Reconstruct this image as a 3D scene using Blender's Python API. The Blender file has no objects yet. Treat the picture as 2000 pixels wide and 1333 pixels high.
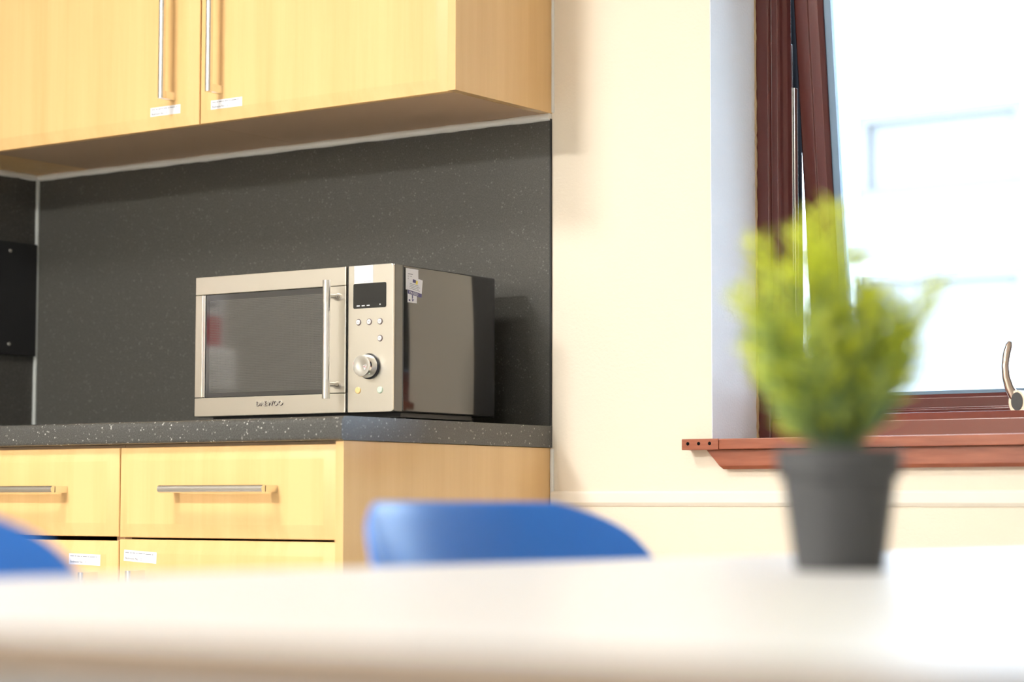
import bpy, bmesh, math, random
from mathutils import Vector, Matrix
random.seed(7)
S = bpy.context.scene
COL = S.collection

# ------------------------------------------------------------------ camera
YAW, PIT, ROL = math.radians(35.7617), math.radians(4.1414), math.radians(0.0802)
CAM = Vector((2.3601, -3.4044, 0.7571))
Fv = Vector((-math.sin(YAW)*math.cos(PIT), math.cos(YAW)*math.cos(PIT), math.sin(PIT)))
Rv = Vector((math.cos(YAW), math.sin(YAW), 0))
Uv = Rv.cross(Fv)
R2 = Rv*math.cos(ROL) + Uv*math.sin(ROL)
U2 = -Rv*math.sin(ROL) + Uv*math.cos(ROL)
cd = bpy.data.cameras.new('camera')
cam = bpy.data.objects.new('camera', cd); COL.objects.link(cam)
m = Matrix.Identity(4)
for i in range(3):
    m[i][0], m[i][1], m[i][2], m[i][3] = R2[i], U2[i], -Fv[i], CAM[i]
cam.matrix_world = m
cd.sensor_width = 36; cd.lens = 4400.8*36/2000
cd.clip_start = .05; cd.clip_end = 200
cd.dof.use_dof = True; cd.dof.focus_distance = 4.0; cd.dof.aperture_fstop = 3.5
S.camera = cam

# ------------------------------------------------------------------ sky and exposure
w = bpy.data.worlds.new('overcast_sky'); S.world = w; w.use_nodes = True
bg = w.node_tree.nodes['Background']
bg.inputs[0].default_value = (.66, .82, 1.0, 1); bg.inputs[1].default_value = 13.0
S.view_settings.view_transform = 'Standard'; S.view_settings.look = 'None'
S.view_settings.gamma = 1; S.view_settings.use_curve_mapping = False
S.view_settings.exposure = 0.47
S.cycles.use_denoising = True
S.cycles.max_bounces = 8; S.cycles.diffuse_bounces = 5; S.cycles.glossy_bounces = 4
S.cycles.transparent_max_bounces = 12
S.cycles.sample_clamp_indirect = 6

# ceiling lamps: x, y, half size, strength
LAMP_SPOTS = [(-.45, -1.75, .20, 56.0), (-.95, -4.3, .26, 225.0), (1.7, -4.3, .26, 30.0)]

# ------------------------------------------------------------------ materials
def mat(name, color, rough=.5, metal=0, ior=1.5, spec=.5, coat=0):
    mt = bpy.data.materials.new(name); mt.use_nodes = True
    b = mt.node_tree.nodes['Principled BSDF']
    b.inputs['Base Color'].default_value = (*color, 1)
    b.inputs['Roughness'].default_value = rough
    b.inputs['Metallic'].default_value = metal
    b.inputs['IOR'].default_value = ior
    b.inputs['Specular IOR Level'].default_value = spec
    b.inputs['Coat Weight'].default_value = coat
    b.inputs['Coat Roughness'].default_value = .05
    return mt
def N(mt, typ, **kw):
    n = mt.node_tree.nodes.new(typ)
    for k, v in kw.items(): setattr(n, k, v)
    return n
def L(mt, a, b): mt.node_tree.links.new(a, b)
def bsdf(mt): return mt.node_tree.nodes['Principled BSDF']
def coords(mt, scale):
    tc = N(mt, 'ShaderNodeTexCoord'); mp = N(mt, 'ShaderNodeMapping')
    mp.inputs['Scale'].default_value = scale
    L(mt, tc.outputs['Object'], mp.inputs['Vector']); return mp.outputs['Vector']
def ramp(mt, fac, stops):
    r = N(mt, 'ShaderNodeValToRGB'); cr = r.color_ramp
    while len(cr.elements) < len(stops): cr.elements.new(.5)
    for e, (p, c) in zip(cr.elements, stops): e.position = p; e.color = (*c, 1)
    L(mt, fac, r.inputs[0]); return r.outputs[0]
def noise(mt, vec, scale, detail=3, rough=.55):
    n = N(mt, 'ShaderNodeTexNoise'); n.inputs['Scale'].default_value = scale
    n.inputs['Detail'].default_value = detail; n.inputs['Roughness'].default_value = rough
    L(mt, vec, n.inputs['Vector']); return n.outputs['Fac']
def bump(mt, h, strength, dist=.001):
    b = N(mt, 'ShaderNodeBump'); b.inputs['Strength'].default_value = strength
    b.inputs['Distance'].default_value = dist
    L(mt, h, b.inputs['Height']); L(mt, b.outputs[0], bsdf(mt).inputs['Normal'])

def beech(name, c0, c1, rough=.38):
    mt = mat(name, c1, rough)
    f = noise(mt, coords(mt, (22, 22, .9)), 1.0, 5, .65)
    L(mt, ramp(mt, f, [(.25, c0), (.62, c1)]), bsdf(mt).inputs['Base Color'])
    return mt
def speckled(name, base, speck, rough=.4):
    mt = mat(name, base, rough)
    v = coords(mt, (1, 1, 1))
    vo = N(mt, 'ShaderNodeTexVoronoi'); vo.inputs['Scale'].default_value = 170
    L(mt, v, vo.inputs['Vector'])
    dots = ramp(mt, vo.outputs['Distance'], [(.16, (1, 1, 1)), (.34, (0, 0, 0))])
    pick = ramp(mt, noise(mt, v, 90, 2), [(.50, (0, 0, 0)), (.68, (1, 1, 1))])
    mul = N(mt, 'ShaderNodeMath', operation='MULTIPLY'); L(mt, dots, mul.inputs[0]); L(mt, pick, mul.inputs[1])
    fine = ramp(mt, noise(mt, v, 420, 3), [(.35, tuple(x*.8 for x in base)), (.7, tuple(x*1.45 for x in base))])
    mx = N(mt, 'ShaderNodeMix', data_type='RGBA')
    L(mt, mul.outputs[0], mx.inputs[0]); L(mt, fine, mx.inputs[6]); mx.inputs[7].default_value = (*speck, 1)
    L(mt, mx.outputs[2], bsdf(mt).inputs['Base Color'])
    return mt

M = {}
M['beech'] = beech('beech_laminate', (.70, .435, .175), (.78, .505, .22))
M['beech_side'] = beech('beech_side_laminate', (.70, .43, .17), (.77, .50, .215), .20)
bsdf(M['beech_side']).inputs['IOR'].default_value = 1.9
M['carcass'] = mat('cabinet_underside', (.56, .385, .24), .5)
M['worktop'] = speckled('worktop_laminate', (.060, .060, .056), (.50, .50, .46), .26)
bsdf(M['worktop']).inputs['IOR'].default_value = 1.6
M['splash'] = speckled('splashback_laminate', (.058, .056, .049), (.16, .16, .145), .36)
M['splash_edge'] = mat('splashback_edge', (.012, .014, .016), .5)
M['wall'] = mat('cream_wallpaper', (.86, .765, .62), .75)
bump(M['wall'], noise(M['wall'], coords(M['wall'], (1, 1, 1)), 160, 4, .6), .22, .003)
M['wall_plain'] = mat('white_wall_paint', (.80, .79, .76), .8)
M['wall_grey'] = mat('grey_green_wall_paint', (.40, .38, .33), .8)
M['dado'] = mat('dado_rail_paint', (.92, .85, .73), .5)
M['reveal'] = mat('white_plaster', (.92, .94, .96), .8)
bump(M['reveal'], noise(M['reveal'], coords(M['reveal'], (1, 1, 1)), 220, 4, .6), .4, .003)
M['ceiling'] = mat('white_ceiling', (.86, .84, .80), .9)
M['floor'] = mat('vinyl_floor', (.36, .30, .24), .5)
L(M['floor'], ramp(M['floor'], noise(M['floor'], coords(M['floor'], (1, 1, 1)), 40), [(.3, (.32, .31, .29)), (.7, (.39, .37, .35))]), bsdf(M['floor']).inputs['Base Color'])
M['caulk'] = mat('white_sealant', (.80, .79, .74), .5)
M['caulk_grey'] = mat('grey_sealant', (.42, .44, .42), .5)
M['brown'] = mat('red_brown_gloss_paint', (.115, .031, .026), .20)
M['brown_rail'] = mat('red_brown_rail_paint', (.20, .058, .038), .22)
M['brown_sill'] = mat('red_brown_sill_paint', (.30, .085, .040), .32)
L(M['brown_sill'], ramp(M['brown_sill'], noise(M['brown_sill'], coords(M['brown_sill'], (6, 40, 60)), 2.0), [(.3, (.26, .070, .034)), (.7, (.36, .11, .055))]), bsdf(M['brown_sill']).inputs['Base Color'])
M['putty'] = mat('old_putty', (.52, .38, .22), .9)
M['gasket'] = mat('dark_gasket', (.008, .008, .009), .9, spec=0)
M['spacer'] = mat('glazing_spacer', (.15, .24, .34), .35)
M['steel'] = mat('brushed_steel', (.79, .745, .655), .30, 1)
bump(M['steel'], noise(M['steel'], coords(M['steel'], (3, 3, 900)), 2.0, 2), .10, .0006)
M['steel_bar'] = mat('satin_steel', (.82, .80, .76), .22, 1)
M['chrome'] = mat('chrome', (.88, .87, .85), .06, 1)
M['black'] = mat('black_plastic', (.014, .014, .015), .35)
M['black_gloss'] = mat('black_gloss_casing', (.017, .017, .018), .08, 0, 2.1)
M['display'] = mat('display_glass', (.018, .018, .017), .12)
M['white_print'] = mat('white_print', (.85, .85, .85), .6)
M['paper'] = mat('white_paper', (.76, .76, .79), .7)
M['ink'] = mat('grey_ink', (.16, .17, .19), .7)
M['ink_dark'] = mat('violet_ink', (.10, .09, .20), .7)
M['yellow_print'] = mat('yellow_print', (.85, .72, .12), .7)
M['amber'] = mat('amber_button', (.78, .56, .25), .35)
M['green'] = mat('pale_green_button', (.60, .72, .58), .35)
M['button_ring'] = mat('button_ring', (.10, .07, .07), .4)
M['button'] = mat('pale_button', (.74, .68, .66), .35)
M['table'] = mat('white_table_laminate', (.72, .72, .715), .35)
M['edge'] = mat('tan_edge_band', (.20, .140, .090), .7)
M['grey_metal'] = mat('grey_metal', (.30, .31, .33), .35, .9)
M['blue'] = mat('blue_polypropylene', (.030, .205, .74), .36)
M['pot'] = mat('dark_grey_pot', (.050, .051, .053), .55)
M['soil'] = mat('brown_soil', (.05, .035, .025), .95)
bump(M['soil'], noise(M['soil'], coords(M['soil'], (1, 1, 1)), 300), .8, .003)
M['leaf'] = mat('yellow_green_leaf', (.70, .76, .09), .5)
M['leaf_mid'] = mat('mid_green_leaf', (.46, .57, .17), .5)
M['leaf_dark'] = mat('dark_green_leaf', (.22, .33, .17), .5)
for k in ('leaf', 'leaf_mid', 'leaf_dark'):
    mt = M[k]; nt = mt.node_tree
    tr = N(mt, 'ShaderNodeBsdfTranslucent'); tr.inputs[0].default_value = bsdf(mt).inputs['Base Color'].default_value
    mxs = N(mt, 'ShaderNodeMixShader'); mxs.inputs[0].default_value = .4
    L(mt, bsdf(mt).outputs[0], mxs.inputs[1]); L(mt, tr.outputs[0], mxs.inputs[2])
    L(mt, mxs.outputs[0], nt.nodes['Material Output'].inputs[0])
M['red'] = mat('red_print', (.55, .03, .05), .6)
M['switch'] = mat('white_plastic', (.85, .85, .83), .4)
M['handle_brass'] = mat('worn_brass', (.56, .45, .37), .22, 1)
M['facade'] = mat('pale_render', (.86, .87, .88), .9)
M['facade_trim'] = mat('facade_stone', (.116, .112, .109), .9)
M['facade_glass'] = mat('facade_window_glass', (.130, .127, .125), .5, 0, 1.3)
M['asphalt'] = mat('pale_paving', (.55, .55, .56), .9)
# microwave window: dark glass over a perforated screen
mt = M['mesh'] = mat('screened_door_glass', (.03, .03, .03), .05, 0, 2.05)
v = coords(mt, (1, 1, 1))
vo = N(mt, 'ShaderNodeTexVoronoi'); vo.inputs['Scale'].default_value = 330; vo.inputs['Randomness'].default_value = 0
L(mt, v, vo.inputs['Vector'])
L(mt, ramp(mt, vo.outputs['Distance'], [(.28, (.005, .005, .005)), (.42, (.060, .060, .054))]), bsdf(mt).inputs['Base Color'])
# clear pane
mt = M['glass'] = bpy.data.materials.new('clear_window_glass'); mt.use_nodes = True
nt = mt.node_tree; nt.nodes.remove(nt.nodes['Principled BSDF'])
tr = N(mt, 'ShaderNodeBsdfTransparent'); tr.inputs[0].default_value = (.96, .98, .99, 1)
gl = N(mt, 'ShaderNodeBsdfGlossy'); gl.inputs['Roughness'].default_value = .02
fr = N(mt, 'ShaderNodeFresnel'); fr.inputs[0].default_value = 1.45
mx = N(mt, 'ShaderNodeMixShader')
L(mt, fr.outputs[0], mx.inputs[0]); L(mt, tr.outputs[0], mx.inputs[1]); L(mt, gl.outputs[0], mx.inputs[2])
L(mt, mx.outputs[0], nt.nodes['Material Output'].inputs[0])
# lit lamp diffusers
def lamp_mat(strength):
    mt = bpy.data.materials.new('lit_diffuser'); mt.use_nodes = True
    b = bsdf(mt); b.inputs['Base Color'].default_value = (.9, .9, .9, 1)
    b.inputs['Emission Color'].default_value = (1.0, .975, .94, 1); b.inputs['Emission Strength'].default_value = strength
    return mt

# ------------------------------------------------------------------ mesh helpers
class MB:
    """collects shapes in one bmesh; each shape may use its own material slot"""
    def __init__(s): s.bm = bmesh.new(); s.mi = 0
    def _new(s, verts, faces, smooth=False):
        vs = [s.bm.verts.new(v) for v in verts]
        for f in faces:
            try:
                fc = s.bm.faces.new([vs[i] for i in f]); fc.material_index = s.mi; fc.smooth = smooth
            except ValueError: pass
        return s
    def box(s, x0, x1, y0, y1, z0, z1):
        v = [(x, y, z) for z in (z0, z1) for y in (y0, y1) for x in (x0, x1)]
        return s._new(v, [(0, 2, 3, 1), (4, 5, 7, 6), (0, 1, 5, 4), (2, 6, 7, 3), (0, 4, 6, 2), (1, 3, 7, 5)])
    def bbox(s, x0, x1, y0, y1, z0, z1, b, seg=2):
        t = bmesh.new(); MBt = MB(); MBt.bm = t; MBt.box(x0, x1, y0, y1, z0, z1)
        bmesh.ops.bevel(t, geom=t.edges[:], offset=b, segments=seg, profile=.5, affect='EDGES')
        return s.merge(t)
    def merge(s, t, smooth=False):
        mp = {v: s.bm.verts.new(v.co) for v in t.verts}
        for f in t.faces:
            fc = s.bm.faces.new([mp[v] for v in f.verts]); fc.material_index = s.mi; fc.smooth = smooth
        t.free(); return s
    def prism(s, pts, axis, a0, a1):
        """extrude polygon pts (2D) along axis; the 2D axes are the other two in xyz order"""
        def P(p, a):
            q = [0, 0, 0]; o = [i for i in range(3) if i != axis]
            q[axis] = a; q[o[0]], q[o[1]] = p; return tuple(q)
        n = len(pts); v = [P(p, a0) for p in pts] + [P(p, a1) for p in pts]
        f = [tuple(range(n)), tuple(range(2*n-1, n-1, -1))] + [(i, i+n, (i+1) % n + n, (i+1) % n) for i in range(n)]
        return s._new(v, f)
    def rings(s, rings, close=True, cap=True, smooth=True):
        n = len(rings[0]); v = [p for r in rings for p in r]; f = []
        for k in range(len(rings)-1):
            for i in range(n if close else n-1):
                j = (i+1) % n
                f.append((k*n+i, k*n+j, (k+1)*n+j, (k+1)*n+i))
        s._new(v, f, smooth)
        if cap:
            s._new(rings[0], [tuple(range(n-1, -1, -1))]); s._new(rings[-1], [tuple(range(n))])
        return s
    def cyl(s, p0, p1, r0, r1=None, n=20, cap=True):
        return s.tube([p0, p1], [r0, r0 if r1 is None else r1], n, cap)
    def tube(s, pts, rad, n=12, cap=True, sx=1.0):
        pts = [Vector(p) for p in pts]; rs = []
        if not isinstance(rad, (list, tuple)): rad = [rad]*len(pts)
        ref = None
        for i, p in enumerate(pts):
            d = (pts[min(i+1, len(pts)-1)] - pts[max(i-1, 0)]).normalized()
            if ref is None:
                ref = Vector((0, 0, 1)) if abs(d.z) < .9 else Vector((1, 0, 0))
            a = d.cross(ref).normalized(); b_ = a.cross(d).normalized(); ref = b_
            rs.append([tuple(p + rad[i]*(math.cos(2*math.pi*k/n)*a*sx + math.sin(2*math.pi*k/n)*b_)) for k in range(n)])
        return s.rings(rs, True, cap)
    def lathe(s, prof, n=40, axis='z', o=(0, 0, 0)):
        rs = []
        for r, h in prof:
            ring = []
            for k in range(n):
                c, si = r*math.cos(2*math.pi*k/n), r*math.sin(2*math.pi*k/n)
                ring.append((o[0]+c, o[1]+si, o[2]+h) if axis == 'z' else (o[0]+c, o[1]+h, o[2]+si))
            rs.append(ring)
        return s.rings(rs)
    def text(s, body, size, origin, ex, ez, extrude=.0002, align='LEFT', sx=1.0):
        """flat lettering: ex runs along the line, ez is up; origin on the baseline"""
        cu = bpy.data.curves.new('t', 'FONT'); cu.body = body; cu.size = size; cu.align_x = align
        cu.extrude = extrude; cu.resolution_u = 2
        o = bpy.data.objects.new('t', cu); COL.objects.link(o)
        dg = bpy.context.evaluated_depsgraph_get(); me = o.evaluated_get(dg).to_mesh()
        ex, ez = Vector(ex).normalized(), Vector(ez).normalized(); nn = ex.cross(ez)
        O = Vector(origin)
        s._new([tuple(O + ex*v.co.x*sx + ez*v.co.y + nn*v.co.z) for v in me.vertices], [tuple(p.vertices) for p in me.polygons])
        bpy.data.objects.remove(o); bpy.data.curves.remove(cu); return s
    def build(s, name, mats, parent=None, sharp=None, bevel=0, world=False):
        if world and parent is not None:
            bmesh.ops.translate(s.bm, verts=s.bm.verts[:], vec=-parent.matrix_world.translation if False else -Vector(parent.location))
        bmesh.ops.recalc_face_normals(s.bm, faces=s.bm.faces[:])
        me = bpy.data.meshes.new(name); s.bm.to_mesh(me); s.bm.free()
        for k in (mats if isinstance(mats, (list, tuple)) else [mats]): me.materials.append(M[k])
        if sharp:
            for p in me.polygons: p.use_smooth = True
            me.set_sharp_from_angle(angle=math.radians(sharp))
        o = bpy.data.objects.new(name, me); COL.objects.link(o)
        if parent is not None: o.parent = parent
        if bevel:
            md = o.modifiers.new('bevel', 'BEVEL'); md.width = bevel; md.segments = 2; md.limit_method = 'ANGLE'
        return o
def empty(name, loc, rz=0, label=None, cat=None, group=None, kind=None):
    o = bpy.data.objects.new(name, None); COL.objects.link(o); o.empty_display_size = .05
    o.location = loc; o.rotation_euler = (0, 0, rz)
    return tag(o, label, cat, group, kind)
def tag(o, label=None, cat=None, group=None, kind=None):
    if label: o['label'] = label
    if cat: o['category'] = cat
    if group: o['group'] = group
    if kind: o['kind'] = kind
    return o
def copy_tree(o, parent=None):
    c = o.copy(); COL.objects.link(c); c.parent = parent
    for ch in list(o.children): copy_tree(ch, c)
    return c

# ------------------------------------------------------------------ the room
XL, XR, YB, ZC = -1.3855, 4.3, -5.6, 2.62
WX0, WX1, WZ0, WZ1 = .339, 1.72, .871, 1.90        # window opening
b = MB()
b.box(XL-.12, WX0, 0, .3, 0, ZC); b.box(WX1, XR+.12, 0, .3, 0, ZC)
b.box(WX0, WX1, 0, .3, 0, WZ0-.021); b.box(WX0, WX1, 0, .3, WZ1, ZC)
wall_back = tag(b.build('wall_back', 'wall'), 'cream wallpapered wall with the window in it', kind='structure')
b = MB(); b.box(WX0-.001, WX0+.0015, .0005, .30, WZ0, WZ1); b.build('reveal', 'reveal', wall_back)
b = MB(); b.box(WX1-.0015, WX1+.001, .0005, .30, WZ0, WZ1); b.build('reveal', 'reveal', wall_back)
b = MB(); b.box(WX0, WX1, .0005, .30, WZ1-.0015, WZ1+.001); b.build('reveal', 'reveal', wall_back)
tag(MB().box(XL-.12, XL, YB-.12, 0, 0, ZC).build('wall_left', 'wall_grey'), 'grey wall at the kitchen corner', kind='structure')
tag(MB().box(XR, XR+.12, YB-.12, 0, 0, ZC).build('wall_right', 'wall_plain'), 'white wall on the window side of the room', kind='structure')
tag(MB().box(XL, XR, YB-.12, YB, 0, ZC).build('wall_rear', 'wall_plain'), 'white wall behind the dining table', kind='structure')
tag(MB().box(XL-.12, XR+.12, YB-.12, .3, -.1, 0).build('floor', 'floor'), 'brown vinyl floor', kind='structure')
tag(MB().box(XL-.12, XR+.12, YB-.12, .3, ZC, ZC+.1).build('ceiling', 'ceiling'), 'white ceiling', kind='structure')
# dado rail right of the cabinets
prof = [(0, .7535), (-.002, .7535), (-.006, .760), (-.006, .777), (-.003, .7807), (0, .7807)]
tag(MB().prism(prof, 0, .0, XR).build('trim_1', 'dado', bevel=.001), 'cream dado rail under the window', kind='structure')

# sealant beads (wavy, hand laid)
def bead(p0, p1, r, name, mk, label, jitter=.0012, n=60, flat=1.0):
    pts = []; rr = []
    p0, p1 = Vector(p0), Vector(p1)
    for i in range(n+1):
        pts.append(p0.lerp(p1, i/n)); rr.append(r + jitter*math.sin(i*.9) * .4 + jitter*random.uniform(-1, 1)*.5)
    return tag(MB().tube(pts, rr, 8).build(name, mk), label, kind='structure')
bead((XL+.006, -.004, 1.4745), (-.002, -.004, 1.4745), .0075, 'trim_2', 'caulk', 'white sealant bead under the wall cabinets')
bead((XL+.004, -.6, 1.4745), (XL+.004, -.004, 1.4745), .0075, 'trim_3', 'caulk', 'white sealant bead on the corner wall')
bead((XL+.009, -.008, .90), (XL+.009, -.008, 1.470), .0050, 'trim_4', 'caulk_grey', 'grey sealant bead in the splashback corner', .0004)
bead((.0015, -.001, 1.482), (.0015, -.001, 2.20), .0030, 'trim_5', 'caulk', 'thin sealant bead where the wall cabinet meets the wall', .0006)
bead((.0, -.001, .15), (.0, -.001, .858), .0040, 'trim_6', 'caulk', 'thin sealant bead where the base cabinet meets the wall', .0008)

# ------------------------------------------------------------------ window
win = empty('window_1', (WX0, .16, WZ0), label='red brown timber window standing ajar', kind='structure')
def wpart(mb, name, mk, parent=win, sharp=None, bevel=0): return mb.build(name, mk, parent, sharp, bevel, world=True)
b = MB()
def jamb_prof(sgn, xo):
    # (x, y): room face, step, rebate
    p = [(0, .16), (.0255, .16), (.028, .1625), (.028, .168), (.041, .168), (.044, .172), (.044, .182), (.050, .190), (.050, .205), (.030, .205), (.030, .275), (0, .275)]
    return [(xo + sgn*x, y) for x, y in p]
wpart(MB().prism(jamb_prof(1, WX0+.0016), 2, WZ0-.01, WZ1-.002), 'jamb', 'brown', bevel=.0012)
wpart(MB().prism(jamb_prof(-1, WX1-.0016), 2, WZ0-.01, WZ1-.002), 'jamb', 'brown', bevel=.0012)
br = [(.16, WZ0-.003), (.16, .9033), (.166, .9085), (.174, .9163), (.205, .9163), (.205, .899), (.275, .893), (.275, WZ0-.003)]
wpart(MB().prism(br, 0, WX0+.030, WX1-.030), 'bottom_rail', 'brown_rail', bevel=.0012)
hd = [(.16, WZ1-.002), (.16, WZ1-.045), (.205, WZ1-.050), (.205, WZ1-.03), (.275, WZ1-.03), (.275, WZ1-.002)]
wpart(MB().prism(hd, 0, WX0+.030, WX1-.030), 'head', 'brown', bevel=.0012)
# ragged putty along the jamb
pts = []; rr = []
for i in range(90):
    pts.append((WX0+.0022, .1585, WZ0+.004+i*.0113)); rr.append(.0016+random.random()*.0022)
wpart(MB().tube(pts, rr, 6), 'putty_bead', 'putty')
b = MB()
# top-hung sash, tilted outward; built around its hinge line then rotated
HZ, HY, TILT = 1.845, .192, math.radians(5.6)
SX0, SX1, SB, ST = WX0+.0535, WX1-.0535, -.951, .0     # local extents, z below hinge
def tilt(mb):
    bmesh.ops.rotate(mb.bm, cent=(0, 0, 0), matrix=Matrix.Rotation(TILT, 3, 'X'), verts=mb.bm.verts[:])
    bmesh.ops.translate(mb.bm, verts=mb.bm.verts[:], vec=(0, HY, HZ)); return mb
# profile across a sash member: u from the outer edge inwards, y from room side
sp = [(0, .004), (.004, 0), (.028, 0), (.030, .003), (.048, .003), (.054, .012), (.054, .044), (0, .044)]
rings = []
for u, y in sp:
    rings.append([(SX0+u, y, SB+u), (SX1-u, y, SB+u), (SX1-u, y, ST-u), (SX0+u, y, ST-u)])
b.rings(rings + [rings[0]], True, False, smooth=False)
sash = wpart(tilt(b), 'sash', 'brown', bevel=.0008)
g = MB()
for x0, x1, z0, z1 in ((SX0+.054, SX0+.068, SB+.054, ST-.054), (SX1-.068, SX1-.054, SB+.054, ST-.054), (SX0+.068, SX1-.068, SB+.054, SB+.060), (SX0+.068, SX1-.068, ST-.060, ST-.054)):
    g.box(x0, x1, .016, .034, z0, z1)
tilt(g); bmesh.ops.translate(g.bm, verts=g.bm.verts[:], vec=-Vector((WX0, .16, WZ0)))
g.build('glazing_spacer', 'spacer', sash)
g = MB().box(SX0+.0545, SX1-.0545, .0225, .0265, SB+.0545, ST-.0545)
tilt(g); bmesh.ops.translate(g.bm, verts=g.bm.verts[:], vec=-Vector((WX0, .16, WZ0)))
g.build('glass_pane', 'glass', sash)
g = MB()
for x0, x1 in ((SX0-.0008, SX0+.0001), (SX1-.0001, SX1+.0008)): g.box(x0, x1, .018, .030, SB+.01, ST-.01)
tilt(g); bmesh.ops.translate(g.bm, verts=g.bm.verts[:], vec=-Vector((WX0, .16, WZ0)))
g.build('weather_seal', 'gasket', sash)
wpart(MB().box(WX0+.0317, WX0+.0345, .2055, .2745, WZ0+.05, WZ1-.05), 'weather_seal', 'gasket')
# friction stay between jamb and sash
g = MB()
g.bbox(WX0+.0465, WX0+.0495, .206, .214, 1.18, 1.60, .001); g.bbox(WX0+.0500, WX0+.0525, .214, .226, 1.10, 1.52, .001)
wpart(g, 'friction_stay', 'steel_bar')
# cockspur handle on the sash bottom rail
hx, hy, hz = .800, .262, .912
h = MB()
lev = [(.004, -.012, .014), (-.002, -.018, .030), (-.009, -.022, .046), (-.0135, -.024, .064), (-.0155, -.023, .084), (-.014, -.020, .104), (-.0105, -.017, .120), (-.0095, -.016, .126)]
h.tube([(hx+x, hy+y, hz+z) for x, y, z in lev], [.0100, .0100, .0085, .0072, .0066, .0070, .0064, .0035], 14, sx=.85)
h.rings([[(hx+.006+.0155*math.cos(a*math.pi/14), y_, hz+.021+.0205*math.sin(a*math.pi/14)) for a in range(28)] for y_ in (hy-.026, hy+.004)])
bmesh.ops.translate(h.bm, verts=h.bm.verts[:], vec=-Vector((WX0, .16, WZ0)))
h.build('handle', 'handle_brass', sash, sharp=40)
h = MB().cyl((hx+.006, hy-.0275, hz+.022), (hx+.006, hy-.0255, hz+.022), .0105, .0105, 28)
bmesh.ops.scale(h.bm, vec=(1, 1, 1.5), space=Matrix.Translation((-(hx+.006), 0, -(hz+.022))), verts=h.bm.verts[:])
bmesh.ops.translate(h.bm, verts=h.bm.verts[:], vec=-Vector((WX0, .16, WZ0)))
h.build('handle_cap', 'black', sash)
h = MB().bbox(hx+.012, hx+.052, hy-.012, hy+.006, hz+.006, hz+.026, .003).bbox(hx-.012, hx+.060, hy-.004, hy+.010, hz+.000, hz+.010, .002)
bmesh.ops.translate(h.bm, verts=h.bm.verts[:], vec=-Vector((WX0, .16, WZ0)))
h.build('handle_base', 'grey_metal', sash)
# sill board and apron
SILL_L = .2955
sl = MB()
sl.prism([(SILL_L+.0750, -.030), (WX1+.045, -.030), (WX1+.045, 0), (WX1, 0), (WX1, .162), (WX0+.0005, .162), (WX0+.0005, 0), (SILL_L+.0750, -.001)], 2, .8520, .8705)
sill = wpart(sl, 'window_sill', 'brown_sill', bevel=.0015)
hb = MB().prism([(SILL_L, -.030), (SILL_L+.0742, -.030), (SILL_L+.0742, 0), (SILL_L, 0)], 2, .8516, .8708)
bmesh.ops.translate(hb.bm, verts=hb.bm.verts[:], vec=-Vector((WX0, .16, WZ0)))
horn = hb.build('end_block', 'brown_sill', sill, bevel=.0012)
for k, dx in enumerate((.013, .035, .057)):
    s_ = MB().cyl((SILL_L+dx, -.0303, .8625), (SILL_L+dx, -.026, .8625), .0032, .0018, 14)
    bmesh.ops.translate(s_.bm, verts=s_.bm.verts[:], vec=-Vector((WX0, .16, WZ0)))
    s_.build('screw_hole', 'gasket', sill)
ap = MB()
zt, zb_ = .8515, .8177
rings = []
for y, z in ((0, zt), (-.018, zt), (-.018, zb_+.006), (-.013, zb_), (0, zb_)):
    f = (zt - z)/(zt-zb_)
    rings.append([(.339 + .031*f, y, z), (WX1+.02-.031*f, y, z)])
v = [p for r in rings for p in r]
ap._new(v, [(0, 2, 3, 1), (2, 4, 5, 3), (4, 6, 7, 5), (6, 8, 9, 7), (8, 0, 1, 9), (0, 8, 6, 4, 2), (1, 3, 5, 7, 9)])
wpart(ap, 'apron', 'brown_sill', bevel=.0008)

# ------------------------------------------------------------------ outside: pale building across the way
fac = empty('pale_building', (-3.5, 9, -3), label='pale rendered building seen overexposed through the window', cat='building')
b = MB()
b.box(-16, 8, 9.15, 9.6, -3, 6.2)
xs = [-3.97 + 1.75*k for k in range(-5, 6)]
rows = [(2.63, 3.15), (1.05, 2.16), (4.35, 5.35), (-.9, .2)]
b.build('wall', 'facade', fac, world=True)
prev = None
b = MB()
xe = [-16] + sum([[x, x+1.10] for x in xs], []) + [8]
for i in range(0, len(xe), 2): b.box(xe[i], xe[i+1], 9.0, 9.16, -3, 6.2)
zr = sorted(rows); ze = [-3] + sum([[a, c] for a, c in zr], []) + [6.2]
for x in xs:
    for i in range(0, len(ze), 2): b.box(x, x+1.10, 9.0, 9.16, ze[i], ze[i+1])
b.build('outer_wall', 'facade', fac, world=True)
for z0, z1, p in ((3.19, 3.29, .10), (2.24, 2.34, .08), (5.6, 5.75, .1)):
    MB().box(-16, 8, 9-p, 9.0, z0, z1).build('ledge', 'facade_trim', fac, world=True)
for x in xs:
    for z0, z1 in rows:
        f = MB()
        for a0, a1, c0, c1 in ((x, x+.07, z0, z1), (x+1.03, x+1.10, z0, z1), (x+.07, x+1.03, z0, z0+.06), (x+.07, x+1.03, z1-.06, z1)):
            f.box(a0, a1, 9.03, 9.12, c0, c1)
        fo = f.build('window', 'facade_trim', fac, world=True)
        MB().box(x+.07-(-3.5), x+1.03-(-3.5), .08, .10, z0+.06+3, z1-.06+3).build('pane', 'facade_glass', fo)
        MB().box(x-.05+3.5, x+1.15+3.5, -.07, .10, z0-.06+3, z0+3).build('sill', 'facade_trim', fo)
tag(MB().box(-30, 30, .3, 9.0, -3.1, -3.0).build('paving', 'asphalt'), 'pale paving outside the window', kind='structure')

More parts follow.
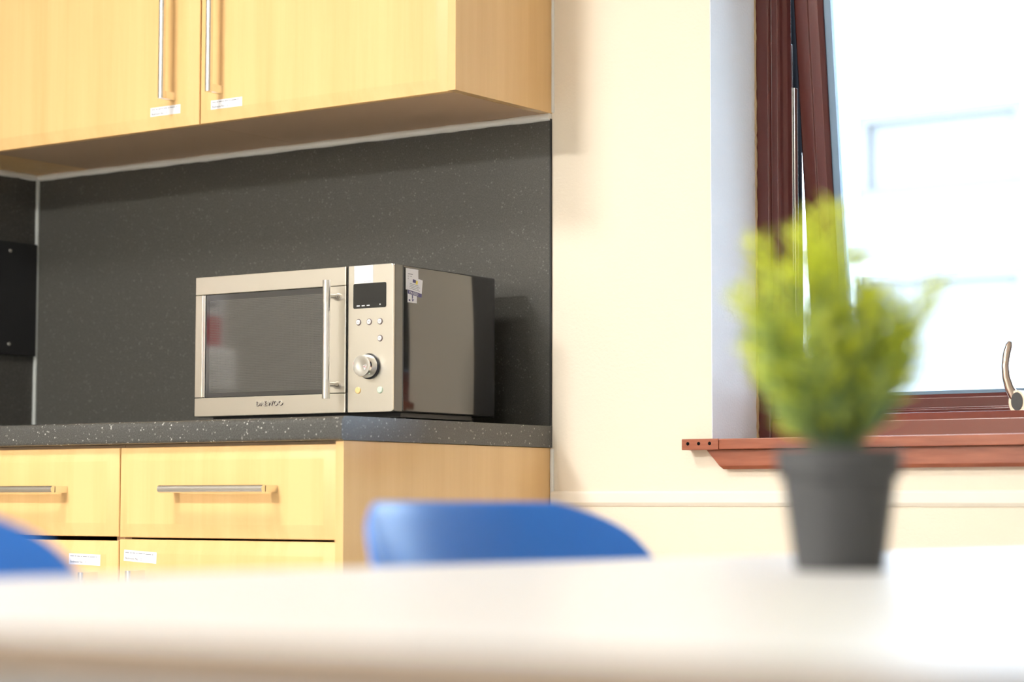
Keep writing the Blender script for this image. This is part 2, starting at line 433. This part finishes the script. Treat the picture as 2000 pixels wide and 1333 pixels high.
# ------------------------------------------------------------------ worktop and splashbacks
wt = MB()
D, T0, T1, r = -.6, .8606, .90, .011
pts = [(0-.0005, T0), (D+.006, T0)]
for k in range(5):
    a = math.pi/2*k/4; pts.append((D+.006-.006*math.sin(a), T0+.006-.006*math.cos(a)))
for k in range(7):
    a = math.pi/2*k/6; pts.append((D+r-r*math.cos(a), T1-r+r*math.sin(a)))
pts.append((-.0005, T1))
wt.prism(pts, 0, XL, .0)
tag(wt.build('worktop', 'worktop', sharp=35), 'speckled charcoal worktop running above the drawers', 'worktop')
sb = MB().box(XL, -.003, -.005, -.0002, .9003, 1.4707); sb.mi = 1; sb.box(-.0029, -.0005, -.0052, -.0002, .9003, 1.4707)
tag(sb.build('splashback', ['splash', 'splash_edge']), 'speckled dark grey splashback behind the microwave', 'splashback')
tag(MB().box(XL+.0002, XL+.006, -.6, -.0055, .9003, 1.4707).build('splashback', 'splash'), 'dark splashback on the corner wall holding a black cover plate', 'splashback')
cp = empty('cover_plate', (XL+.006, -.13, 1.20), label='black cover plate with two screws on the corner splashback', cat='cover plate')
MB().bbox(.0002, .009, -.115, .118, -.1215, .1255, .002).build('plate', 'black', cp)
MB().cyl((.0088, .040, .105), (.0112, .040, .105), .0045, .0038, 16).build('screw', 'steel_bar', cp)
MB().cyl((.0088, .040, -.0985), (.0112, .040, -.0985), .0045, .0038, 16).build('screw', 'steel_bar', cp)

# ------------------------------------------------------------------ cabinets
def door_mesh(x0, x1, z0, z1, yf, t=.018):
    mb = MB(); rs = []
    for ins, dy in ((0, t), (0, .0080), (.0012, .0064), (.006, .0052), (.014, .0028), (.019, .0010), (.024, 0)):
        rs.append([(x0+ins, yf+dy, z0+ins), (x1-ins, yf+dy, z0+ins), (x1-ins, yf+dy, z1-ins), (x0+ins, yf+dy, z1-ins)])
    return mb.rings(rs, True, True, smooth=False)
def handle_mesh(p0, p1, yf, vertical):
    """square-post bar handle: bar stands .040 proud of the face at yf"""
    mb = MB(); prof = [(-.0065, .010), (.0065, .010)]
    for k in range(9):
        a = math.pi*k/8; prof.append((.0068*math.cos(a), .006-.0066*math.sin(a)-.0002))
    pts = [(a, yf-.0395+c) for a, c in prof]
    if vertical:
        x = p0[0]; mb.prism([(x+a, y) for a, y in pts], 2, p0[1], p1[1])
        for z in (p0[1]+.0075, p1[1]-.0075): mb.bbox(x-.006, x+.006, yf-.032, yf+.0005, z-.0075, z+.0075, .0008)
    else:
        z = p0[1]; mb.prism([(y, z+a) for a, y in pts], 0, p0[0], p1[0])
        for x in (p0[0]+.0075, p1[0]-.0075): mb.bbox(x-.0075, x+.0075, yf-.032, yf+.0005, z-.006, z+.006, .0008)
    return mb
def sticker(x0, z0, w_, h_, yf, ang, number, parent, root):
    """paper label with an unreadable heading line and the room line below"""
    mb = MB(); c, s = math.cos(ang), math.sin(ang)
    def P(u, v_, y): return (x0 + c*u - s*v_, y, z0 + s*u + c*v_)
    def quad(u0, u1, v0, v1, ya, yb):
        mb._new([P(u, v_, y) for y in (ya, yb) for (u, v_) in ((u0, v0), (u1, v0), (u1, v1), (u0, v1))], [(0, 1, 2, 3), (7, 6, 5, 4), (0, 4, 5, 1), (1, 5, 6, 2), (2, 6, 7, 3), (3, 7, 4, 0)])
    quad(0, w_, 0, h_, yf-.0003, yf+.0001)
    mb.mi = 1; u = .0035
    for wd in (.009, .004, .007, .003, .010, .003, .013, .003):
        quad(u, u+wd, h_*.74, h_*.74+.0011, yf-.0005, yf-.0003); u += wd+.0022
    mb.text('Bedroom No.   '+number, .0058, P(.0035, h_*.16, yf-.0004), (c, 0, s), (-s, 0, c), .0001)
    bmesh.ops.translate(mb.bm, verts=mb.bm.verts[:], vec=-Vector(root.location))
    return mb.build('label_sticker', ['paper', 'ink'], parent)
def sub(mb, name, mk, parent, root, **kw):
    bmesh.ops.translate(mb.bm, verts=mb.bm.verts[:], vec=-Vector(root.location)); return mb.build(name, mk, parent, **kw)

UZ0, UZ1, UY = 1.4807, 2.20, -.2976
def wall_cabinet(x0, x1, label, hx_, sx_, sz, sang, num, end=False):
    c = empty('wall_cabinet', ((x0+x1)/2, 0, UZ0), label=label, cat='cabinet', group='beech wall cabinets')
    xe_ = x1 - .018 if end else x1
    bd = MB(); bd.box(x0+.0004, xe_-.0004, UY+.0195, -.0003, UZ0, UZ0+.018)
    bd.box(x0+.0004, x0+.0184, UY+.0195, -.0003, UZ0+.018, UZ1); bd.box(xe_-.0184, xe_-.0004, UY+.0195, -.0003, UZ0+.018, UZ1)
    bd.box(x0+.0184, xe_-.0184, UY+.0195, -.0003, UZ1-.018, UZ1); bd.box(x0+.0184, xe_-.0184, -.008, -.0003, UZ0+.018, UZ1-.018)
    sub(bd, 'body', 'carcass', c, c)
    dr = sub(door_mesh(x0+.0018, xe_-.0018, UZ0, UZ1, UY), 'door', 'beech', c, c, sharp=25)
    sub(handle_mesh((hx_, 1.532), (hx_, 1.798), UY, True), 'handle', 'steel_bar', dr, c, sharp=35)
    sticker(sx_, sz, .080, .0175, UY, sang, num, dr, c)
    if end: sub(MB().box(xe_, x1, UY, -.0003, UZ0, UZ1), 'end_panel', 'beech_side', c, c, bevel=.0008)
    return c
wall_cabinet(-.619, 0, 'beech wall cabinet directly above the microwave, its side panel showing', -.5590, -.5837, 1.5045, -.006, '2', True)
wall_cabinet(-1.219, -.619, 'beech wall cabinet in the corner, left of the one above the microwave', -.6825, -.7438, 1.5065, -.004, '1')
tag(MB().box(XL, -1.2195, UY+.002, UY+.020, UZ0, UZ1).box(XL, -1.2195, UY+.02, -.0003, UZ0, UZ0+.018).build('trim_7', 'beech'), 'beech corner filler beside the wall cabinets', kind='structure')

BY = -.590
def base_cabinet(x0, x1, label, hx_, sx_, sz, sang, num, dz0, dtop, door_hx, end=False):
    c = empty('drawer_cabinet', ((x0+x1)/2, 0, 0), label=label, cat='cabinet', group='beech base cabinets')
    xe_ = x1 - .0175 if end else x1
    bd = MB(); y0, y1 = BY+.0195, -.0003
    bd.box(x0+.0004, x0+.0184, y0, y1, .15, .8600); bd.box(xe_-.0184, xe_-.0004, y0, y1, .15, .8600)
    bd.box(x0+.0184, xe_-.0184, y0, y1, .15, .168); bd.box(x0+.0184, xe_-.0184, -.008, y1, .168, .8600)
    bd.box(x0+.0184, xe_-.0184, y0, y0+.09, .842, .8600)
    sub(bd, 'body', 'carcass', c, c)
    dw = sub(door_mesh(x0+.0013, xe_-.0013, dz0, .8551, BY), 'drawer', 'beech', c, c, sharp=25)
    cx = (x0+xe_)/2 + .006
    sub(handle_mesh((cx-.1195, .782), (cx+.1195, .782), BY, False), 'handle', 'steel_bar', dw, c, sharp=35)
    dr = sub(door_mesh(x0+.0013, xe_-.0013, .153, dtop, BY), 'door', 'beech', c, c, sharp=25)
    sub(handle_mesh((door_hx, .376), (door_hx, .6415 if end else .6365), BY, True), 'handle', 'steel_bar', dr, c, sharp=35)
    sticker(sx_, sz, .079, .0195, BY, sang, num, dr, c)
    sub(MB().box(x0, xe_, BY+.055, BY+.072, .0005, .149), 'plinth', 'beech_side', c, c)
    if end: sub(MB().box(xe_, x1, BY, -.0003, .0005, .8600), 'end_panel', 'beech_side', c, c, bevel=.0008)
    return c
base_cabinet(-.5215, -.0035, 'beech drawer cabinet below the microwave, side panel facing the window', None, -.5026, .6572, -.050, '2', .698, .6945, -.4560, True)
base_cabinet(-1.0225, -.5215, 'beech drawer cabinet left of the one below the microwave, behind a chair', None, -.6400, .6490, -.020, '1', .6990, .6917, -.5725)
tag(MB().box(XL, -1.0230, BY+.002, BY+.020, .15, .8600).build('trim_8', 'beech'), 'beech corner filler beside the base cabinets', kind='structure')

# ------------------------------------------------------------------ microwave
mw = empty('microwave', (-.0638, -.3882, .90), .02, 'stainless steel microwave oven with black casing on the worktop', 'microwave')
W, H0, H1, FD, FULL = .458, .0147, .2713, .0274, .3077
cs = MB(); cs.bbox(-W+.002, -.0015, FD+.001, FULL, H0, H1-.0005, .0035, 3)
casing = cs.build('casing', 'black_gloss', mw, sharp=40)
MB().box(-W+.012, -.012, FD+.01, FULL-.06, H0-.0075, H0).build('base_plate', 'black', mw)
for x in (-W+.035, -.035):
    for y in (.060, FULL-.045):
        MB().lathe([(.0125, 0), (.0135, .002), (.0135, H0-.001)], 20, o=(x, y, 0)).build('foot', 'black', mw)
# black bezel behind both front pieces
MB().bbox(-W+.001, -.0005, .0035, FD+.0008, H0, H1-.0003, .002).build('bezel', 'black_gloss', mw)
DR = -.1045                                   # door's right edge
def prism_y(mb, x0, x1, z0, z1, y0, y1, bev=.0012): return mb.bbox(x0, x1, y0, y1, z0, z1, bev)
door = prism_y(MB(), -W, DR, .0500, .2378, .0020, .0034, .0004).build('door', 'black', mw)
def dpart(mb, name, mk, **kw): return mb.build(name, mk, door, **kw)
dpart(prism_y(MB(), -W, DR, .2384, H1, -.0008, .0034), 'door_rail', 'steel')
dpart(prism_y(MB(), -W, DR, .0152, .0494, -.0008, .0034), 'door_rail', 'steel')
dpart(prism_y(MB(), -W, -.4395, .0500, .2378, -.0008, .0030), 'door_stile', 'steel')
dpart(prism_y(MB(), -.4388, -.4335, .0505, .2373, -.0012, .0024, .0006), 'door_trim', 'steel_bar')
dpart(prism_y(MB(), -.1440, DR, .0500, .2378, -.0008, .0030), 'door_stile', 'steel')
dpart(MB().box(-.4330, -.1445, .0012, .0019, .0505, .2373), 'door_glass', 'black_gloss')
dpart(MB().box(-.4240, -.1500, .0008, .0013, .0580, .2270), 'door_window', 'mesh')
hb = MB()
HX, HO = -.1205, -.034
hb.cyl((HX, HO, .0395), (HX, HO, .2450), .0068, .0068, 24)
hb.mi = 0
dpart(hb, 'handle', 'chrome', sharp=40)
for z0, z1 in ((.2075, .2455), (.0390, .0720)): dpart(MB().cyl((HX, HO, z0), (HX, HO, z1), .0071, .0071, 24), 'handle_end', 'steel_bar', sharp=40)
for z in (.2185, .0640):
    dpart(MB().lathe([(.0042, HO), (.0042, -.013), (.0050, -.010), (.0068, -.006), (.0068, -.0005)], 18, 'y', (HX-.0005, 0, z)), 'handle_mount', 'steel_bar', sharp=40)
dpart(MB().text('DAEWOO', .0125, (-.3079, -.0008, .0311), (1, 0, 0), (0, 0, 1), .0004, sx=1.10), 'lettering_shadow', 'button_ring')  # dark offset copy of the letters, painting in the shadow beside them
dpart(MB().text('DAEWOO', .0125, (-.3085, -.0009, .0318), (1, 0, 0), (0, 0, 1), .0020, sx=1.10), 'brand_lettering', 'chrome')
# control panel
def rrect(x0, x1, z0, z1, r_, n=6, corners=(1, 1, 1, 1)):
    out = []
    for (cx_, cz_, a0, on) in ((x1-r_, z0+r_, -90, corners[0]), (x1-r_, z1-r_, 0, corners[1]), (x0+r_, z1-r_, 90, corners[2]), (x0+r_, z0+r_, 180, corners[3])):
        if not on:
            out.append((x1 if cx_ == x1-r_ else x0, z0 if cz_ == z0+r_ else z1)); continue
        for k in range(n+1):
            a = math.radians(a0 + 90*k/n); out.append((cx_ + r_*math.cos(a), cz_ + r_*math.sin(a)))
    return out
cpn = MB().prism(rrect(-.0985, 0, .0152, H1, .005, corners=(1, 1, 0, 0)), 1, -.0008, .0036)
panel = cpn.build('control_panel', 'steel', mw, bevel=.0008)
def ppart(mb, name, mk, **kw): return mb.build(name, mk, panel, **kw)
ppart(MB().prism(rrect(-.0873, -.0150, .1960, .2395, .003), 1, -.0014, -.0006), 'display', 'display')
dp = MB()
for x, t in ((-.0760, 'AUTO'), (-.0650, 'GRILL'), (-.0540, 'CLOCK'), (-.0280, 'g')):
    if t == 'g': dp.box(x-.001, x+.001, -.0017, -.0014, .2005, .2025)
    else: dp.box(x-.0032, x+.0032, -.0017, -.0014, .1998, .2016)
ppart(dp, 'display_print', 'white_print')
st = MB().box(-.0854, -.0440, -.0012, -.0007, .2400, .2708); st.mi = 1; st.box(-.0640, -.0490, -.0014, -.0012, .2425, .2431)
ppart(st, 'sticker', ['paper', 'ink'])
for x, z in ((-.0755, .1722), (-.0518, .1720), (-.0282, .1719), (-.0280, .1426)):
    q = MB(); q.lathe([(.0058, -.0006), (.0056, -.0016), (.0048, -.0019)], 20, 'y', (x, 0, z))
    q.mi = 1; q.lathe([(.0044, -.0012), (.0044, -.0026), (.0034, -.0031)], 20, 'y', (x, 0, z))
    q.mi = 2; q.box(x-.0016, x+.0016, -.0033, -.0031, z-.0004, z+.0004)
    ppart(q, 'button', ['button_ring', 'button', 'ink'], sharp=40)
for x, z, k in ((-.0757, .0536, 'amber'), (-.0273, .0532, 'green')):
    q = MB(); q.lathe([(.0060, -.0006), (.0058, -.0022), (.0046, -.0030)], 20, 'y', (x, 0, z))
    ppart(q, 'button', k, sharp=40)
kb = MB(); kb.lathe([(.0225, -.0006), (.0225, -.0040), (.0215, -.0048)], 36, 'y', (-.0505, 0, .0945))
ppart(kb, 'knob_ring', 'black', sharp=40)
kb = MB(); kb.lathe([(.0205, -.0046), (.0200, -.0150), (.0195, -.0215), (.0182, -.0245), (.0150, -.0250), (.0090, -.0235), (.0001, -.0228)], 40, 'y', (-.0505, 0, .0945))
ppart(kb, 'knob', 'chrome', sharp=50)
# side stickers
q = MB(); YX = .0
q.mi = 0; q.box(-.0016, -.0010, .0365, .0720, .2290, .2660)
q.mi = 1
for k in range(3): q.box(-.0011, -.0009, .0420, .0560-.003*k, .2560-.004*k, .2570-.004*k)
casing_st = q.build('sticker', ['paper', 'ink'], casing)
q = MB(); c, s = math.cos(-.12), math.sin(-.12)
def SP(u, v_, x): return (x, .0405 + c*u - s*v_, .2222 + s*u + c*v_)
def squad(u0, u1, v0, v1, x0, x1):
    q._new([SP(u, v_, x) for x in (x0, x1) for (u, v_) in ((u0, v0), (u1, v0), (u1, v1), (u0, v1))], [(0, 1, 2, 3), (7, 6, 5, 4), (0, 4, 5, 1), (1, 5, 6, 2), (2, 6, 7, 3), (3, 7, 4, 0)])
squad(0, .0405, 0, .0310, -.0011, -.0006)
q.mi = 2; squad(0, .0405, 0, .0068, -.0006, -.0004); squad(.012, .021, .0220, .0275, -.0006, -.0004)
q.mi = 3; squad(.0215, .0265, .0205, .0270, -.0006, -.0004)
q.mi = 1
for k in range(4): squad(.004, .034-.004*(k % 2), .0100+.0028*k, .0106+.0028*k, -.0006, -.0004)
q.mi = 0; q.text('PASSED', .0062, SP(.0045, .0012, -.00035), (0, c, s), (0, -s, c), .0001, sx=1.25)
q.build('test_sticker', ['paper', 'ink', 'ink_dark', 'yellow_print'], casing)
q = MB(); q.box(-.0016, -.0012, .0420, .0685, .2068, .2300); q.mi = 1
q.box(-.0012, -.0010, .0540, .0570, .2140, .2230)
q._new([(-.0010, .0530, .2130), (-.0010, .0600, .2130), (-.0010, .0560, .2085)], [(0, 1, 2)])
q.lathe([(.0028, 0), (.0028, .0001)], 14, o=(0, 0, 0)) if False else None
q.box(-.0012, -.0010, .0450, .0495, .2095, .2125)
q.build('sticker', ['paper', 'ink_dark'], casing)

# ------------------------------------------------------------------ blue chairs
def shell_chair():
    root = empty('chair', (0, 0, 0))
    HW, TOP, SEAT = .215, .760, .445
    # cross sections from the seat front (t=0) over the seat to the top of the back (t=1)
    path = []
    for k in range(9): path.append((.205 - .36*k/8, SEAT - .012*math.sin(math.pi*k/8) - (.018*(1-k/1.0) if k < 1 else 0)))
    for k in range(1, 7):
        a = math.pi/2*k/6*.90; path.append((-.155 - .065*math.sin(a), SEAT + .065 - .065*math.cos(a)))
    xb, zb2 = path[-1]
    for k in range(1, 15): path.append((xb - .080*k/14, zb2 + (TOP - zb2)*k/14))
    n = 25; rows_ = []
    for i, (px, pz) in enumerate(path):
        row = []
        isback = max(0, min(1, (pz - SEAT)/.20)) if i > 8 else 0
        hw = HW - (.022 if i <= 8 else .022*(1-isback))
        d = TOP - pz                                  # rounded top corners
        R = .080
        if i > 8 and d < R: hw = HW - R + math.sqrt(max(R*R - (R-d)**2, 0))
        hw = max(hw, .05)
        if i == 0: hw -= .03
        for j in range(n):
            s_ = -1 + 2*j/(n-1); y = s_*hw; q_ = (y/HW)
            row.append((px + isback*.076*q_*q_*abs(q_)**.3, y, pz + (1-isback)*(-.012*(1-q_*q_)+.004)))
        rows_.append(row)
    mb = MB(); mb.rings(rows_, False, False)
    sh = mb.build('seat_shell', 'blue', root)
    md = sh.modifiers.new('thickness', 'SOLIDIFY'); md.thickness = .0055; md.offset = 0
    md = sh.modifiers.new('round', 'SUBSURF'); md.levels = 1; md.render_levels = 2
    for sx_, sy_ in ((1, 1), (1, -1), (-1, 1), (-1, -1)):
        x0 = .12 if sx_ > 0 else -.13
        MB().tube([(x0*.6, sy_*.10, SEAT-.030), (x0, sy_*.155, SEAT-.034), (x0+sx_*.030, sy_*.175, SEAT-.075), (x0+sx_*.085, sy_*.205, .006)], [.0095]*4, 12).build('leg', 'grey_metal', root, sharp=50)
        MB().lathe([(.013, 0), (.014, .003), (.012, .022)], 16, o=(x0+sx_*.0855, sy_*.2055, 0)).build('foot_cap', 'black', root)
    MB().bbox(-.14, .13, -.11, .11, SEAT-.036, SEAT-.024, .003).build('seat_plate', 'grey_metal', root)
    return root
ch = shell_chair(); ch2 = copy_tree(ch)
CHX = 1.428
ch.location = (CHX, -1.795, 0); ch2.location = (CHX, -2.528, 0)
tag(ch, 'blue plastic chair at the table, in front of the drawer cabinet end panel', 'chair', 'blue chairs along the table')
tag(ch2, 'blue plastic chair cut off by the left picture edge', 'chair', 'blue chairs along the table')

# ------------------------------------------------------------------ table
ZT = .71
tb = empty('dining_table', (1.75, -1.85, 0), label='long white dining table with tan edge in the foreground', cat='table')
def round_poly(P, rad, n=7):
    out = []
    k = len(P)
    for i in range(k):
        a, b_, c_ = Vector(P[i-1]), Vector(P[i]), Vector(P[(i+1) % k])
        u, v_ = (a-b_).normalized(), (c_-b_).normalized()
        p0, p1 = b_ + u*rad, b_ + v_*rad
        for t in range(n+1):
            t /= n; out.append(tuple((1-t)**2*p0 + 2*t*(1-t)*b_ + t*t*p1))
    return out
corners = [(1.240, -2.862), (2.105, -2.818), (2.245, -.80), (1.372, -.80)]
poly = round_poly(corners, .035)
cen = Vector((1.74, -1.83))
inner = [tuple(cen + (Vector(p)-cen)*(1-.0012/max((Vector(p)-cen).length, .1))) for p in poly]
sub(MB().prism(inner, 2, ZT-.0012, ZT), 'tabletop', 'table', tb, tb)
sub(MB().prism(poly, 2, ZT-.016, ZT-.0012), 'edge_band', 'edge', tb, tb)
for x, y in ((1.34, -2.78), (2.02, -2.72), (2.14, -.90), (1.46, -.90)):
    sub(MB().cyl((x, y, .0005), (x, y, ZT-.0161), .022, .022, 20), 'leg', 'grey_metal', tb, tb, sharp=40)
fr_ = MB(); fr_.box(1.41, 2.08, -2.70, -2.66, ZT-.055, ZT-.0162); fr_.box(1.50, 2.10, -.98, -.94, ZT-.055, ZT-.0162)
sub(fr_, 'frame_rail', 'grey_metal', tb, tb)

# ------------------------------------------------------------------ potted plant
PX, PY = 1.610, -1.964
pl = empty('potted_plant', (PX, PY, ZT), label='small bushy yellow green plant in a dark grey pot on the table', cat='plant')
pot = MB().lathe([(.0305, 0), (.0320, .0015), (.0405, .066), (.0440, .067), (.0452, .086), (.0440, .0868), (.0415, .0862), (.0400, .074), (.0001, .073)], 48).build('pot', 'pot', pl, sharp=35)
MB().lathe([(.0405, .0735), (.0395, .0780), (.020, .0800), (.0001, .0805)], 32).build('soil', 'soil', pl)
def sprig(base, tip_dir, length, seed):
    rnd = random.Random(seed); mb = MB()
    base = Vector(base); d = Vector(tip_dir).normalized(); pts = []
    n = 7; p = base.copy(); dd = Vector((d.x*.5, d.y*.5, 1)).normalized()
    for i in range(n):
        pts.append(p.copy()); t = i/(n-1)
        dd = (dd*.75 + d*.25 + Vector((0, 0, -.05*t))).normalized(); p = p + dd*length/(n-1)
    mb.mi = 2; mb.tube(pts, [.0011*(1-.6*i/n) for i in range(n)], 5)
    nl = int(length/.0024)
    for i in range(nl):
        t = .22 + .78*i/nl; f = t*(n-1); k = min(int(f), n-2); q_ = pts[k].lerp(pts[k+1], f-k)
        ax = (pts[k+1]-pts[k]).normalized()
        th = i*2.4+rnd.random(); side_ = ax.orthogonal().normalized(); side_.rotate(Matrix.Rotation(th, 3, ax))
        ld = (side_*.85 + ax*.75).normalized(); ll = (.020 + .012*rnd.random())*(1.05-.35*t); wd = .0021+.0009*rnd.random()
        wv = ld.cross(ax).normalized()*wd
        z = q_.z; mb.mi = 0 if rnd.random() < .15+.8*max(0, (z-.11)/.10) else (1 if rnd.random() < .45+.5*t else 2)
        a, b_, c_ = q_, q_+ld*ll*.5, q_+ld*ll
        up = ax*.0015
        mb._new([tuple(a), tuple(b_+wv-up), tuple(c_), tuple(b_-wv-up), tuple(b_+up)], [(0, 1, 4), (1, 2, 4), (2, 3, 4), (3, 0, 4)])
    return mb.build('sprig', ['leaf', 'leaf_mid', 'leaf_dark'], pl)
# camera-right and view axes on the table help to describe the bush's lopsided outline in room directions
ax_r = Vector((math.cos(YAW), math.sin(YAW), 0)); ax_f = Vector((-math.sin(YAW), math.cos(YAW), 0))
sp_list = []
for (r_, l_) in [(-.38, .165), (-.30, .140), (-.22, .165), (-.12, .178), (-.10, .150), (-.02, .182), (-.05, .160), (.05, .150), (.12, .125), (.18, .120), (.26, .130), (.34, .125), (.42, .118), (.50, .120), (.60, .105), (-.50, .120), (-.58, .105), (-.70, .095), (.72, .095)]:
    sp_list.append((r_, random.uniform(-.25, .25), l_))
for (r_, l_) in [(-.95, .085), (-.80, .110), (-.85, .075), (.85, .100), (.95, .085), (.75, .115), (-.62, .135), (.55, .140)]:
    sp_list.append((r_, random.uniform(-.3, .3), l_))
for k in range(26):
    sp_list.append((random.uniform(-.62, .55), random.uniform(-.6, .6), random.uniform(.060, .125)))
for k, (r_, f_, l_) in enumerate(sp_list):
    d = ax_r*r_ + ax_f*f_ + Vector((0, 0, 1)); rb = .022*min(1, abs(r_)+.2)
    bs = ax_r*(rb*(1 if r_ > 0 else -1)*random.random()) + ax_f*random.uniform(-.02, .02) + Vector((0, 0, .078))
    sprig(bs, d, l_, k)

# ------------------------------------------------------------------ notices on the corner wall (seen mirrored in the oven door)
nb = empty('wall_notice', (XL, -1.375, 1.00), label='white wall notice with a red panel mirrored in the microwave door', cat='sign')
MB().box(.0005, .004, -.10, .10, 0, .50).build('backing', 'paper', nb)
MB().box(.004, .0048, -.085, .030, .140, .212).build('red_panel', 'red', nb)
MB().box(.004, .0048, -.07, .05, .235, .247).build('print_line', 'ink', nb)
sw = empty('socket_box', (XL, -1.41, 1.03), label='white plastic wall box mirrored in the microwave door', cat='socket')
MB().bbox(.005, .030, -.080, .080, 0, .100, .006).build('box', 'switch', sw)
MB().box(.0005, .0052, -.075, .075, .005, .095).build('mounting_plate', 'switch', sw)
MB().bbox(.030, .033, -.012, .012, .030, .060, .001).build('switch_rocker', 'switch', sw)

# ------------------------------------------------------------------ ceiling lamps
for k, (x, y, h, st_) in enumerate(LAMP_SPOTS):
    place = ['over the worktop', 'at the back of the kitchen', 'behind the table'][k]
    lp = empty('ceiling_lamp', (x, y, ZC), label='square ceiling light panel '+place, cat='lamp', group='ceiling light panels')
    f = MB(); g = h+.012
    for a0, a1, c0, c1 in ((-g, g, -g, -h), (-g, g, h, g), (-g, -h, -h, h), (h, g, -h, h)):
        f.box(a0, a1, c0, c1, -.045, -.0005)
    f.build('frame', 'switch', lp)
    M['lamp'] = lamp_mat(st_)
    MB().box(-h+.001, h-.001, -h+.001, h-.001, -.040, -.032).build('diffuser', 'lamp', lp)
